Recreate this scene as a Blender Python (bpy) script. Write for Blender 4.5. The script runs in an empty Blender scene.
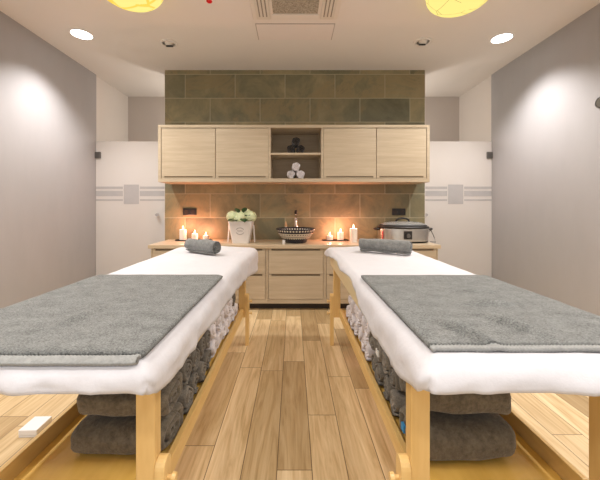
import bpy, bmesh, math, random
from mathutils import Vector, Matrix, noise
random.seed(7)
SC = bpy.context.scene
COL = SC.collection
PI = math.pi

# ------------------------------------------------------------------ materials
def new_mat(name):
    m = bpy.data.materials.new(name); m.use_nodes = True
    nt = m.node_tree
    return m, nt, nt.nodes['Principled BSDF']

def N(nt, kind, **kw):
    n = nt.nodes.new(kind)
    for k, v in kw.items():
        setattr(n, k, v)
    return n

def math_node(nt, op, a, b=None):
    n = nt.nodes.new('ShaderNodeMath'); n.operation = op
    for i, v in enumerate((a, b)):
        if v is None: continue
        if isinstance(v, (int, float)): n.inputs[i].default_value = v
        else: nt.links.new(v, n.inputs[i])
    return n.outputs[0]

def ramp(nt, fac, stops, interp='LINEAR'):
    r = nt.nodes.new('ShaderNodeValToRGB'); r.color_ramp.interpolation = interp
    el = r.color_ramp.elements
    while len(el) < len(stops): el.new(0.5)
    for e, (p, c) in zip(el, stops):
        e.position = p; e.color = (*c, 1)
    nt.links.new(fac, r.inputs[0])
    return r.outputs[0]

def mapped(nt, scale, coord='Object', loc=(0, 0, 0)):
    tc = nt.nodes.new('ShaderNodeTexCoord'); mp = nt.nodes.new('ShaderNodeMapping')
    nt.links.new(tc.outputs[coord], mp.inputs[0])
    mp.inputs['Scale'].default_value = scale
    mp.inputs['Location'].default_value = loc
    return mp.outputs[0]

def noise_tex(nt, vec, scale, detail=4, rough=0.55, dist=0.0):
    n = nt.nodes.new('ShaderNodeTexNoise')
    n.inputs['Scale'].default_value = scale; n.inputs['Detail'].default_value = detail
    n.inputs['Roughness'].default_value = rough; n.inputs['Distortion'].default_value = dist
    if vec is not None: nt.links.new(vec, n.inputs['Vector'])
    return n.outputs['Fac']

def bump(nt, bsdf, h, strength, dist=0.01):
    b = nt.nodes.new('ShaderNodeBump')
    b.inputs['Strength'].default_value = strength; b.inputs['Distance'].default_value = dist
    nt.links.new(h, b.inputs['Height']); nt.links.new(b.outputs[0], bsdf.inputs['Normal'])

def mix_rgb(nt, fac, a, b, mode='MIX'):
    m = nt.nodes.new('ShaderNodeMix'); m.data_type = 'RGBA'; m.blend_type = mode
    for sock, v in ((m.inputs[0], fac), (m.inputs[6], a), (m.inputs[7], b)):
        if isinstance(v, (int, float)): sock.default_value = v
        elif isinstance(v, tuple): sock.default_value = (*v, 1)
        else: nt.links.new(v, sock)
    return m.outputs[2]

def plain(name, col, rough=0.5, metal=0.0, var=0.06, nscale=8, bmp=0.0, spec=0.5):
    m, nt, b = new_mat(name)
    f = noise_tex(nt, mapped(nt, (1, 1, 1)), nscale)
    c = ramp(nt, f, [(0.3, tuple(x * (1 - var) for x in col)), (0.7, tuple(min(1, x * (1 + var)) for x in col))])
    nt.links.new(c, b.inputs['Base Color'])
    b.inputs['Roughness'].default_value = rough; b.inputs['Metallic'].default_value = metal
    b.inputs['Specular IOR Level'].default_value = spec
    if bmp: bump(nt, b, f, bmp)
    return m

def wood(name, dark, light, scale, rough=0.45, ring=0.5, rnd=0.12):
    m, nt, b = new_mat(name)
    oi = nt.nodes.new('ShaderNodeObjectInfo')
    tc = nt.nodes.new('ShaderNodeTexCoord'); mp = nt.nodes.new('ShaderNodeMapping')
    add = nt.nodes.new('ShaderNodeVectorMath'); add.operation = 'ADD'
    mul = math_node(nt, 'MULTIPLY', oi.outputs['Random'], 13.0)
    nt.links.new(tc.outputs['Object'], add.inputs[0]); nt.links.new(mul, add.inputs[1])
    nt.links.new(add.outputs[0], mp.inputs[0]); mp.inputs['Scale'].default_value = scale
    f1 = noise_tex(nt, mp.outputs[0], 1.0, 6, 0.6, 0.6)
    mp2 = nt.nodes.new('ShaderNodeMapping'); mp2.inputs['Scale'].default_value = tuple(s * 6 for s in scale)
    nt.links.new(add.outputs[0], mp2.inputs[0])
    f2 = noise_tex(nt, mp2.outputs[0], 1.0, 3, 0.5)
    f = math_node(nt, 'ADD', math_node(nt, 'MULTIPLY', f1, 0.72), math_node(nt, 'MULTIPLY', f2, 0.28))
    c = ramp(nt, f, [(0.30, dark), (0.52, tuple((a + c_) / 2 for a, c_ in zip(dark, light))), (0.70, light)])
    nt.links.new(c, b.inputs['Base Color'])
    b.inputs['Roughness'].default_value = rough
    bump(nt, b, f2, 0.06, 0.003)
    return m

M = {}
M['oak'] = wood('pale oak', (0.445, 0.352, 0.24), (0.595, 0.492, 0.352), (1.3, 9, 22))
M['oak_top'] = wood('pale oak worktop', (0.50, 0.385, 0.25), (0.66, 0.53, 0.37), (1.2, 9, 16), 0.3)
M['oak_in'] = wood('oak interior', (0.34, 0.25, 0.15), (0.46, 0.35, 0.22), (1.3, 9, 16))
M['pine'] = wood('yellow pine', (0.66, 0.41, 0.13), (0.86, 0.60, 0.25), (9, 1.6, 9), 0.35)
M['birch'] = wood('pale birch', (0.72, 0.58, 0.33), (0.82, 0.69, 0.43), (9, 1.6, 9), 0.4)
M['pine_leg'] = wood('yellow pine legs', (0.70, 0.44, 0.15), (0.88, 0.62, 0.27), (9, 9, 1.4), 0.35)
M['pine_board'] = wood('yellow pine board', (0.74, 0.44, 0.08), (0.90, 0.58, 0.16), (7, 1.3, 7), 0.3)
M['ceil'] = plain('ceiling paint', (0.80, 0.765, 0.73), 0.9, var=0.012, nscale=2)
M['white_wall'] = plain('white wall paint', (0.76, 0.70, 0.65), 0.8, var=0.012, nscale=2)
M['alcove_wall'] = plain('grey beige wall paint', (0.56, 0.50, 0.46), 0.8, var=0.015, nscale=2)
M['white'] = plain('white lacquer', (0.82, 0.80, 0.78), 0.35, var=0.02)
M['black'] = plain('black plastic', (0.018, 0.016, 0.015), 0.35, var=0.2)
M['slot'] = plain('grip recess', (0.24, 0.185, 0.12), 0.7, var=0.1)
M['plinth'] = plain('dark plinth', (0.03, 0.02, 0.014), 0.5, var=0.1)
M['steel'] = plain('brushed steel', (0.62, 0.61, 0.59), 0.28, 1.0, var=0.05, nscale=40)
M['chrome'] = plain('chrome', (0.8, 0.8, 0.8), 0.12, 1.0, var=0.02)
M['dark_metal'] = plain('dark metal', (0.20, 0.19, 0.18), 0.35, 0.9)
M['red'] = plain('red glass bulb', (0.7, 0.01, 0.02), 0.2)
M['blue'] = plain('blue tag', (0.05, 0.30, 0.62), 0.6)
M['grille'] = plain('grey filter grille', (0.36, 0.33, 0.27), 0.7, var=0.45, nscale=90)
M['vent_slot'] = plain('louvre gap', (0.30, 0.27, 0.23), 0.7)
M['ac'] = plain('air unit plastic', (0.78, 0.735, 0.68), 0.5, var=0.01)
M['ac_side'] = plain('air unit louvre', (0.72, 0.68, 0.61), 0.5, var=0.02)
M['hatch'] = plain('hatch paint', (0.82, 0.755, 0.72), 0.8, var=0.01)
M['gap'] = plain('gap line', (0.48, 0.43, 0.39), 0.8)
M['petal'] = plain('hydrangea petals', (0.83, 0.88, 0.60), 0.6, var=0.12, nscale=60)
M['leaf'] = plain('green leaf', (0.025, 0.07, 0.02), 0.45, var=0.3, nscale=20)
M['pot'] = plain('white ceramic', (0.80, 0.76, 0.73), 0.35, var=0.02)
M['pot_mark'] = plain('grey emblem paint', (0.40, 0.37, 0.36), 0.5)
M['wax'] = plain('ivory wax', (0.86, 0.78, 0.68), 0.45, var=0.02)
M['mattress'] = plain('cream vinyl', (0.74, 0.63, 0.38), 0.5, var=0.02)
M['amber'] = plain('amber plastic', (0.62, 0.36, 0.18), 0.4)
M['cotton_tag'] = plain('white tag', (0.85, 0.85, 0.83), 0.7)

def emission(name, col, strength):
    m = bpy.data.materials.new(name); m.use_nodes = True
    nt = m.node_tree; nt.nodes.clear()
    o = nt.nodes.new('ShaderNodeOutputMaterial'); e = nt.nodes.new('ShaderNodeEmission')
    e.inputs[0].default_value = (*col, 1); e.inputs[1].default_value = strength
    nt.links.new(e.outputs[0], o.inputs[0])
    return m
M['lamp_on'] = emission('lit diffuser', (1.0, 0.97, 0.93), 9.0)
M['flame'] = emission('candle flame', (1.0, 0.72, 0.40), 9.0)

def cloth(name, col, fuzz=0.5, scale=220, var=0.18, broad=9, rnd=0.0, dist=0.006, streak=None, wf=0.5):
    m, nt, b = new_mat(name)
    v = mapped(nt, (1, 1, 1))
    fine = noise_tex(nt, v, scale, 3, 0.7)
    mid = noise_tex(nt, mapped(nt, streak or (1, 1, 1)), broad * 6, 4, 0.65)
    f = math_node(nt, 'ADD', math_node(nt, 'MULTIPLY', fine, wf), math_node(nt, 'MULTIPLY', mid, 1 - wf))
    c = ramp(nt, f, [(0.36, tuple(x * (1 - var) for x in col)), (0.64, tuple(min(1, x * (1 + var)) for x in col))])
    if rnd:
        oi = nt.nodes.new('ShaderNodeObjectInfo')
        k = math_node(nt, 'ADD', math_node(nt, 'MULTIPLY', oi.outputs['Random'], 2 * rnd), 1 - rnd)
        cc = nt.nodes.new('ShaderNodeCombineColor')
        for i in range(3): nt.links.new(k, cc.inputs[i])
        c = mix_rgb(nt, 1.0, c, cc.outputs[0], 'MULTIPLY')
    nt.links.new(c, b.inputs['Base Color'])
    b.inputs['Roughness'].default_value = 0.95
    b.inputs['Specular IOR Level'].default_value = 0.1
    b.inputs['Sheen Weight'].default_value = 0.25
    bump(nt, b, f, fuzz, dist)
    return m
M['sheet'] = cloth('white cotton sheet', (0.64, 0.627, 0.65), 0.25, 60, 0.03, 2)
M['towel'] = cloth('grey terry towel', (0.178, 0.182, 0.172), 1.0, 230, 0.62, 2.2, streak=(1, 1.5, 1), wf=.72)
M['hem'] = cloth('grey woven hem', (0.30, 0.30, 0.285), 0.6, 90, 0.15, 8)
M['roll'] = cloth('grey rolled terry', (0.21, 0.185, 0.15), 1.0, 170, 0.3, 6, 0.18)
M['roll_big'] = cloth('grey brown folded terry', (0.15, 0.125, 0.09), 1.0, 90, 0.35, 6, 0.1)  # same grey terry as the rolls, under-table shade put into the colour
M['roll_top'] = cloth('mid grey rolled terry', (0.21, 0.21, 0.20), 1.0, 170, 0.3, 6)
M['roll_white'] = cloth('white rolled terry', (0.80, 0.75, 0.76), 0.8, 120, 0.10, 6, 0.05)
M['roll_dark'] = cloth('dark brown rolled terry', (0.035, 0.026, 0.02), 1.0, 170, 0.3, 6)

# grey side walls: fine brushed plaster
m, nt, b = new_mat('grey brushed plaster'); M['grey_wall'] = m
f = noise_tex(nt, mapped(nt, (1, 3, 1.0)), 2.0, 5, 0.6)
nt.links.new(ramp(nt, f, [(0.3, (0.385, 0.372, 0.375)), (0.7, (0.405, 0.392, 0.395))]), b.inputs['Base Color'])
b.inputs['Roughness'].default_value = 0.55; b.inputs['Specular IOR Level'].default_value = 0.35
bump(nt, b, f, 0.02, 0.003)

# slate cladding: 0.61 x 0.29 m tiles in half bond
m, nt, b = new_mat('olive slate tiles'); M['stone'] = m
tc = nt.nodes.new('ShaderNodeTexCoord'); sp = nt.nodes.new('ShaderNodeSeparateXYZ')
nt.links.new(tc.outputs['Object'], sp.inputs[0])
cb = nt.nodes.new('ShaderNodeCombineXYZ')
nt.links.new(math_node(nt, 'ADD', sp.outputs['X'], 1.317 + 6.1 + .305), cb.inputs[0])
nt.links.new(math_node(nt, 'ADD', sp.outputs['Z'], -2.417 + 0.292 * 10), cb.inputs[1])
br = nt.nodes.new('ShaderNodeTexBrick')
br.offset = 0.5; br.squash = 1.0
nt.links.new(cb.outputs[0], br.inputs['Vector'])
br.inputs['Scale'].default_value = 1.0
br.inputs['Brick Width'].default_value = 0.61; br.inputs['Row Height'].default_value = 0.292
br.inputs['Mortar Size'].default_value = 0.0035; br.inputs['Mortar Smooth'].default_value = 0.2
br.inputs['Color1'].default_value = (0, 0, 0, 1); br.inputs['Color2'].default_value = (1, 1, 1, 1)
br.inputs['Mortar'].default_value = (0.5, 0.5, 0.5, 1); br.inputs['Bias'].default_value = 0.0
vv = nt.nodes.new('ShaderNodeVectorMath'); vv.operation = 'ADD'
sc3 = nt.nodes.new('ShaderNodeVectorMath'); sc3.operation = 'SCALE'; sc3.inputs['Scale'].default_value = 5.0
nt.links.new(br.outputs['Color'], sc3.inputs[0])
nt.links.new(tc.outputs['Object'], vv.inputs[0]); nt.links.new(sc3.outputs[0], vv.inputs[1])
f = noise_tex(nt, vv.outputs[0], 2.3, 9, 0.66, 0.5)
base = ramp(nt, f, [(0.28, (0.13, 0.118, 0.066)), (0.46, (0.205, 0.187, 0.108)), (0.58, (0.28, 0.24, 0.132)), (0.72, (0.37, 0.31, 0.18))])
vein = noise_tex(nt, vv.outputs[0], 1.1, 7, 0.7, 1.2)
base = mix_rgb(nt, ramp(nt, vein, [(0.50, (0, 0, 0)), (0.56, (.8, .8, .8)), (0.63, (0, 0, 0))]), base, (0.30, 0.235, 0.12))
tint = ramp(nt, br.outputs['Color'], [(0.0, (0.66, 0.69, 0.70)), (1.0, (1.12, 1.07, 1.0))])
base = mix_rgb(nt, 1.0, base, tint, 'MULTIPLY')
col = mix_rgb(nt, br.outputs['Fac'], base, (0.42, 0.37, 0.25))
nt.links.new(col, b.inputs['Base Color'])
b.inputs['Roughness'].default_value = 0.55
hgt = math_node(nt, 'SUBTRACT', f, math_node(nt, 'MULTIPLY', br.outputs['Fac'], 0.5))
bump(nt, b, hgt, 0.35, 0.01)

# plank floor: planks 0.146 m wide running along Y, random joints per row
m, nt, b = new_mat('oak plank floor'); M['floor'] = m
tc = nt.nodes.new('ShaderNodeTexCoord'); sp = nt.nodes.new('ShaderNodeSeparateXYZ')
nt.links.new(tc.outputs['Object'], sp.inputs[0])
px = math_node(nt, 'DIVIDE', math_node(nt, 'ADD', sp.outputs['X'], 0.213 + 14.6), 0.146)
row = math_node(nt, 'FLOOR', px); fx = math_node(nt, 'FRACT', px)
wn = nt.nodes.new('ShaderNodeTexWhiteNoise'); wn.noise_dimensions = '1D'
nt.links.new(row, wn.inputs['W'])
py = math_node(nt, 'DIVIDE', math_node(nt, 'ADD', sp.outputs['Y'], math_node(nt, 'MULTIPLY', wn.outputs['Value'], 7.3)), 0.92)
seg = math_node(nt, 'FLOOR', py); fy = math_node(nt, 'FRACT', py)
cv = nt.nodes.new('ShaderNodeCombineXYZ'); nt.links.new(row, cv.inputs[0]); nt.links.new(seg, cv.inputs[1])
wn2 = nt.nodes.new('ShaderNodeTexWhiteNoise'); wn2.noise_dimensions = '2D'
nt.links.new(cv.outputs[0], wn2.inputs['Vector'])
ex = math_node(nt, 'MULTIPLY', math_node(nt, 'MINIMUM', fx, math_node(nt, 'SUBTRACT', 1.0, fx)), 0.146)
ey = math_node(nt, 'MULTIPLY', math_node(nt, 'MINIMUM', fy, math_node(nt, 'SUBTRACT', 1.0, fy)), 0.92)
edge = math_node(nt, 'MINIMUM', ex, ey)
gapf = math_node(nt, 'LESS_THAN', edge, 0.0016)
sv = nt.nodes.new('ShaderNodeVectorMath'); sv.operation = 'SCALE'; sv.inputs['Scale'].default_value = 9.0
nt.links.new(wn2.outputs['Color'], sv.inputs[0])
av = nt.nodes.new('ShaderNodeVectorMath'); av.operation = 'ADD'
nt.links.new(tc.outputs['Object'], av.inputs[0]); nt.links.new(sv.outputs[0], av.inputs[1])
mp = nt.nodes.new('ShaderNodeMapping'); mp.inputs['Scale'].default_value = (16, 1.3, 16)
nt.links.new(av.outputs[0], mp.inputs[0])
g1 = noise_tex(nt, mp.outputs[0], 1.0, 6, 0.62, 2.2)
mp3 = nt.nodes.new('ShaderNodeMapping'); mp3.inputs['Scale'].default_value = (110, 3.0, 110)
nt.links.new(av.outputs[0], mp3.inputs[0])
g2 = noise_tex(nt, mp3.outputs[0], 1.0, 3, 0.6)
g = math_node(nt, 'ADD', math_node(nt, 'MULTIPLY', g1, 0.7), math_node(nt, 'MULTIPLY', g2, 0.3))
grain = ramp(nt, g, [(0.28, (0.40, 0.255, 0.105)), (0.48, (0.64, 0.47, 0.265)), (0.70, (0.80, 0.63, 0.40))])
tone = ramp(nt, wn2.outputs['Value'], [(0.0, (0.52, 0.46, 0.37)), (0.35, (0.84, 0.81, 0.74)), (1.0, (1.14, 1.15, 1.15))])
c = mix_rgb(nt, 1.0, grain, tone, 'MULTIPLY')
c = mix_rgb(nt, gapf, c, (0.13, 0.075, 0.035))
nt.links.new(c, b.inputs['Base Color'])
b.inputs['Roughness'].default_value = 0.34
bump(nt, b, math_node(nt, 'SUBTRACT', math_node(nt, 'MULTIPLY', g2, 0.2), gapf), 0.15, 0.003)

# frosted glass: milky sheet that lets some light through
m = bpy.data.materials.new('frosted glass'); m.use_nodes = True; M['frost'] = m
nt = m.node_tree; b = nt.nodes['Principled BSDF']; out = nt.nodes['Material Output']
f = noise_tex(nt, mapped(nt, (1, 1, 1)), 2.5, 4)
nt.links.new(ramp(nt, f, [(0.3, (0.80, 0.755, 0.715)), (0.7, (0.83, 0.79, 0.76))]), b.inputs['Base Color'])
b.inputs['Roughness'].default_value = 0.25
tr = nt.nodes.new('ShaderNodeBsdfTransparent'); mx = nt.nodes.new('ShaderNodeMixShader')
mx.inputs[0].default_value = 0.16
tl = nt.nodes.new('ShaderNodeBsdfTranslucent'); tl.inputs[0].default_value = (.85, .82, .80, 1)
mt = nt.nodes.new('ShaderNodeMixShader'); mt.inputs[0].default_value = 0.35
nt.links.new(b.outputs[0], mt.inputs[1]); nt.links.new(tl.outputs[0], mt.inputs[2])
nt.links.new(mt.outputs[0], mx.inputs[1]); nt.links.new(tr.outputs[0], mx.inputs[2]); nt.links.new(mx.outputs[0], out.inputs[0])
M['etch'] = plain('grey etched band', (0.40, 0.38, 0.375), 0.5, var=0.04, nscale=14)

m = bpy.data.materials.new('clear lid glass'); m.use_nodes = True; M['glass'] = m
nt = m.node_tree; b = nt.nodes['Principled BSDF']; out = nt.nodes['Material Output']
f = noise_tex(nt, mapped(nt, (1, 1, 1)), 3)
nt.links.new(ramp(nt, f, [(0, (0.5, 0.5, 0.48)), (1, (0.6, 0.6, 0.58))]), b.inputs['Base Color'])
b.inputs['Roughness'].default_value = 0.06
tr = nt.nodes.new('ShaderNodeBsdfTransparent'); mx = nt.nodes.new('ShaderNodeMixShader'); mx.inputs[0].default_value = 0.6
nt.links.new(b.outputs[0], mx.inputs[1]); nt.links.new(tr.outputs[0], mx.inputs[2]); nt.links.new(mx.outputs[0], out.inputs[0])

# lamp shades: glowing yellow printed fabric
def shade_mat(name, mark, scale, thr):
    m = bpy.data.materials.new(name); m.use_nodes = True
    nt = m.node_tree; nt.nodes.clear()
    o = nt.nodes.new('ShaderNodeOutputMaterial'); e = nt.nodes.new('ShaderNodeEmission')
    v = nt.nodes.new('ShaderNodeTexVoronoi'); v.feature = 'DISTANCE_TO_EDGE'; v.inputs['Scale'].default_value = scale
    nt.links.new(mapped(nt, (1, 1, 1)), v.inputs['Vector'])
    n = noise_tex(nt, mapped(nt, (1, 1, 1)), 5, 3)
    line = math_node(nt, 'MULTIPLY', math_node(nt, 'LESS_THAN', v.outputs['Distance'], thr), math_node(nt, 'GREATER_THAN', n, 0.47))
    c = mix_rgb(nt, line, (1.0, 0.82, 0.25), mark)
    nt.links.new(c, e.inputs[0]); e.inputs[1].default_value = 1.05
    nt.links.new(e.outputs[0], o.inputs[0])
    return m
M['shade_flower'] = shade_mat('glowing yellow fabric with orange flowers', (1.0, 0.66, 0.10), 7.5, 0.07)
M['shade_twig'] = shade_mat('glowing yellow fabric with thin twigs', (0.55, 0.42, 0.12), 6.5, 0.012)

# glazed basin: patterned bands by height and angle
m, nt, b = new_mat('navy and cream glazed pattern'); M['basin'] = m
tc = nt.nodes.new('ShaderNodeTexCoord'); sp = nt.nodes.new('ShaderNodeSeparateXYZ')
nt.links.new(tc.outputs['Object'], sp.inputs[0])
ang = math_node(nt, 'ARCTAN2', sp.outputs['Y'], sp.outputs['X'])
dots = math_node(nt, 'GREATER_THAN', math_node(nt, 'SINE', math_node(nt, 'MULTIPLY', ang, 40.0)), -0.1)
zz = math_node(nt, 'DIVIDE', sp.outputs['Z'], 0.16)
cream = ramp(nt, zz, [(0.0, (0, 0, 0)), (0.37, (1, 1, 1)), (0.44, (0, 0, 0)), (0.47, (1, 1, 1)), (0.56, (0, 0, 0)), (0.62, (1, 1, 1)), (0.68, (0, 0, 0))], 'CONSTANT')
dotted = ramp(nt, zz, [(0.0, (0, 0, 0)), (0.30, (1, 1, 1)), (0.36, (0, 0, 0)), (0.56, (1, 1, 1)), (0.62, (0, 0, 0)), (0.80, (1, 1, 1)), (0.90, (0, 0, 0))], 'CONSTANT')
msk = math_node(nt, 'MAXIMUM', cream, math_node(nt, 'MULTIPLY', dotted, dots))
nt.links.new(mix_rgb(nt, msk, (0.022, 0.022, 0.035), (0.62, 0.57, 0.48)), b.inputs['Base Color'])
b.inputs['Roughness'].default_value = 0.22

# ------------------------------------------------------------------ mesh helpers
def BM(): return bmesh.new()

def box(bm, x0, x1, y0, y1, z0, z1):
    vs = [bm.verts.new((x, y, z)) for x in (x0, x1) for y in (y0, y1) for z in (z0, z1)]
    for f in ((0, 1, 3, 2), (4, 6, 7, 5), (0, 4, 5, 1), (2, 3, 7, 6), (0, 2, 6, 4), (1, 5, 7, 3)):
        bm.faces.new([vs[i] for i in f])
    return bm

def sup(a, e):
    c, s = math.cos(a), math.sin(a)
    return math.copysign(abs(c) ** (2 / e), c), math.copysign(abs(s) ** (2 / e), s)

def loft(bm, rings, n=40, e=2.0, cap0=True, cap1=True):
    """rings: (cx, cy, z, rx, ry)"""
    prev = None; first = None
    for cx, cy, z, rx, ry in rings:
        cur = []
        for i in range(n):
            x, y = sup(2 * PI * i / n, e)
            cur.append(bm.verts.new((cx + rx * x, cy + ry * y, z)))
        if prev:
            for i in range(n):
                bm.faces.new((prev[i], prev[(i + 1) % n], cur[(i + 1) % n], cur[i]))
        else: first = cur
        prev = cur
    if cap0: bm.faces.new(list(reversed(first)))
    if cap1: bm.faces.new(prev)
    return bm

def tube(bm, pts, rad, n=10, caps=True):
    pts = [Vector(p) for p in pts]
    prev = None; first = None; up = Vector((0.13, 0.31, 0.94))
    for i, p in enumerate(pts):
        d = (pts[min(i + 1, len(pts) - 1)] - pts[max(i - 1, 0)]).normalized()
        a = d.cross(up)
        if a.length < 1e-3: a = d.cross(Vector((1, 0, 0)))
        a.normalize(); bb = d.cross(a).normalized()
        r = rad[i] if isinstance(rad, (list, tuple)) else rad
        cur = [bm.verts.new(p + r * (math.cos(2 * PI * k / n) * a + math.sin(2 * PI * k / n) * bb)) for k in range(n)]
        if prev:
            for k in range(n):
                bm.faces.new((prev[k], prev[(k + 1) % n], cur[(k + 1) % n], cur[k]))
        else: first = cur
        prev = cur
    if caps:
        bm.faces.new(list(reversed(first))); bm.faces.new(prev)
    return bm

def obj(name, bm, mat, parent=None, smooth=False, bevel=0.0, seg=2, loc=None):
    bmesh.ops.recalc_face_normals(bm, faces=bm.faces[:])
    me = bpy.data.meshes.new(name); bm.to_mesh(me); bm.free()
    o = bpy.data.objects.new(name, me); COL.objects.link(o)
    me.materials.append(mat)
    if smooth:
        for p in me.polygons: p.use_smooth = True
    if bevel:
        md = o.modifiers.new('edge', 'BEVEL'); md.width = bevel; md.segments = seg
        md.limit_method = 'ANGLE'; md.angle_limit = math.radians(40)
    if parent is not None: o.parent = parent
    if loc is not None: o.location = loc
    return o

def thing(name, label, cat, loc=(0, 0, 0), rotz=0.0, group=None):
    o = bpy.data.objects.new(name, None); COL.objects.link(o)
    o.empty_display_size = 0.1
    o.location = loc; o.rotation_euler = (0, 0, rotz)
    o['label'] = label; o['category'] = cat
    if group: o['group'] = group
    return o

def tag(o, label, cat, group=None):
    o['label'] = label; o['category'] = cat
    if group: o['group'] = group
    return o

def struct(name, bm, mat, **kw):
    o = obj(name, bm, mat, **kw)
    if o.parent is None: o['kind'] = 'structure'
    return o

def copy_tree(root, loc, rot, label, group=None, scale=None):
    r = root.copy(); COL.objects.link(r); r.location = loc; r.rotation_euler = rot
    if scale: r.scale = scale
    r['label'] = label
    if group: r['group'] = group
    for ch in root.children:
        c = ch.copy(); COL.objects.link(c); c.parent = r
        for g in ch.children:
            d = g.copy(); COL.objects.link(d); d.parent = c
    return r

ORD = ['first', 'second', 'third', 'fourth', 'fifth', 'sixth', 'seventh', 'eighth', 'ninth', 'tenth']

# ------------------------------------------------------------------ room shell
H = 2.76
XL, XR = -2.49, 2.51
YB = 3.86           # slate wall
YA = 4.80           # back of the alcoves
Y0 = -1.4
struct('floor', box(BM(), XL - 0.3, XR + 0.3, Y0, YA + 0.1, -0.1, 0), M['floor'])
struct('ceiling', box(BM(), XL - 0.3, XR + 0.3, Y0, YA + 0.1, H, H + 0.1), M['ceil'])
struct('wall_left', box(BM(), XL - 0.12, XL, Y0, 4.0, 0, H), M['grey_wall'])
struct('wall_right', box(BM(), XR, XR + 0.12, Y0, 4.0, 0, H), M['grey_wall'])
struct('wall_back', box(BM(), -1.565, 1.61, YB, 4.03, 0, H), M['stone'])
struct('wall_alcove_left', box(BM(), XL - 0.12, XL - 0.015, 4.0, YA, 0, H), M['white_wall'])
struct('wall_alcove_right', box(BM(), XR + 0.015, XR + 0.12, 4.0, YA, 0, H), M['white_wall'])
struct('wall_alcove_back', box(BM(), XL - 0.12, XR + 0.12, YA, YA + 0.1, 0, H), M['alcove_wall'])
struct('trim_1', box(BM(), -1.585, -1.566, 3.90, 4.03, 0, H), M['white_wall'])
struct('trim_2', box(BM(), 1.611, 1.632, 3.90, 4.03, 0, H), M['white_wall'])

def door(idx, xa, xb, hinge_x, knob_x):
    """frosted glass door leaf at y=4.0; xa<xb"""
    d = struct('door_%d' % idx, box(BM(), xa, xb, 3.985, 3.995, 0.01, 1.915), M['frost'], bevel=0.001)
    mid = (xa + xb) / 2 + (0.0 if idx == 1 else -0.02)
    hw = 0.095
    bm = BM()
    for x0, x1 in ((xa + 0.002, mid - hw - 0.012), (mid + hw + 0.012, xb - 0.002)):
        for z0, z1 in ((1.315, 1.345), (1.225, 1.290), (1.165, 1.185)):
            box(bm, x0, x1, 3.984, 3.985, z0, z1)
    obj('etched_band', bm, M['etch'], d)
    obj('etched_square', box(BM(), mid - hw, mid + hw, 3.984, 3.985, 1.125, 1.37), M['etch'], d)
    for z in (1.74, 0.16):
        obj('hinge', box(BM(), hinge_x - 0.035, hinge_x + 0.035, 3.965, 4.0, z - 0.04, z + 0.04), M['dark_metal'], d, bevel=0.004)
    bm = BM(); tube(bm, [(knob_x, 3.985, 0.99), (knob_x, 3.965, 0.99), (knob_x, 3.962, 0.99), (knob_x, 3.94, 0.99)], [0.012, 0.012, 0.022, 0.020], 16)
    obj('knob', bm, M['chrome'], d, smooth=False)
door(1, XL + 0.004, -1.59, XL + 0.035, -1.70)
door(2, 1.636, XR - 0.004, XR - 0.035, 1.665)

# ------------------------------------------------------------------ camera
F = 316.0
cam = bpy.data.cameras.new('camera'); co = bpy.data.objects.new('camera', cam); COL.objects.link(co)
cam.sensor_width = 36; cam.sensor_fit = 'HORIZONTAL'; cam.lens = F / 600 * 36
cam.shift_x = 7 / 600; cam.shift_y = -34 / 600
cam.clip_start = 0.02
co.location = (0, 0, 1.10); co.rotation_euler = (PI / 2, 0, 0)
SC.camera = co

# ------------------------------------------------------------------ ceiling fittings
def downlight(x, y, lab):
    t = thing('downlight', lab, 'light', (x, y, H))
    bm = BM(); loft(bm, [(0, 0, 0, .105, .105), (0, 0, -.006, .105, .105), (0, 0, -.008, .09, .09), (0, 0, -.002, .088, .088)], 40, cap1=False)
    obj('rim', bm, M['white'], t)
    bm = BM(); loft(bm, [(0, 0, -.003, .087, .087), (0, 0, -.006, .087, .087)], 40)
    obj('diffuser', bm, M['lamp_on'], t)
    return t
downlight(-2.04, 3.05, 'lit white round ceiling downlight by the grey left wall')
downlight(2.06, 3.12, 'lit white round ceiling downlight by the grey right wall')

def eyeball(x, y, lab):
    t = thing('ceiling_spotlight', lab, 'light', (x, y, H))
    bm = BM(); loft(bm, [(0, 0, 0, .085, .085), (0, 0, -.008, .083, .083), (0, 0, -.012, .062, .062), (0, 0, -.002, .058, .058)], 36, cap1=False)
    obj('rim', bm, M['ceil'], t, smooth=True)
    bm = BM()
    rot = Matrix.Rotation(math.radians(25), 4, 'X')
    bmesh.ops.create_uvsphere(bm, u_segments=24, v_segments=12, radius=.05, matrix=Matrix.Translation((0, 0, .022)))
    obj('swivel_head', bm, M['ac'], t, smooth=True)
    bm = BM(); loft(bm, [(0, 0, 0, .034, .034), (0, 0, -.012, .034, .034)], 24)
    bmesh.ops.transform(bm, matrix=Matrix.Translation((0, .012, -.020)) @ Matrix.Rotation(math.radians(22), 4, 'X'), verts=bm.verts[:])
    obj('lens', bm, M['black'], t)
eyeball(-1.265, 3.22, 'small unlit swivel spotlight in the ceiling above the left wall cupboards')
eyeball(1.31, 3.19, 'small unlit swivel spotlight in the ceiling above the right wall cupboards')

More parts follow.
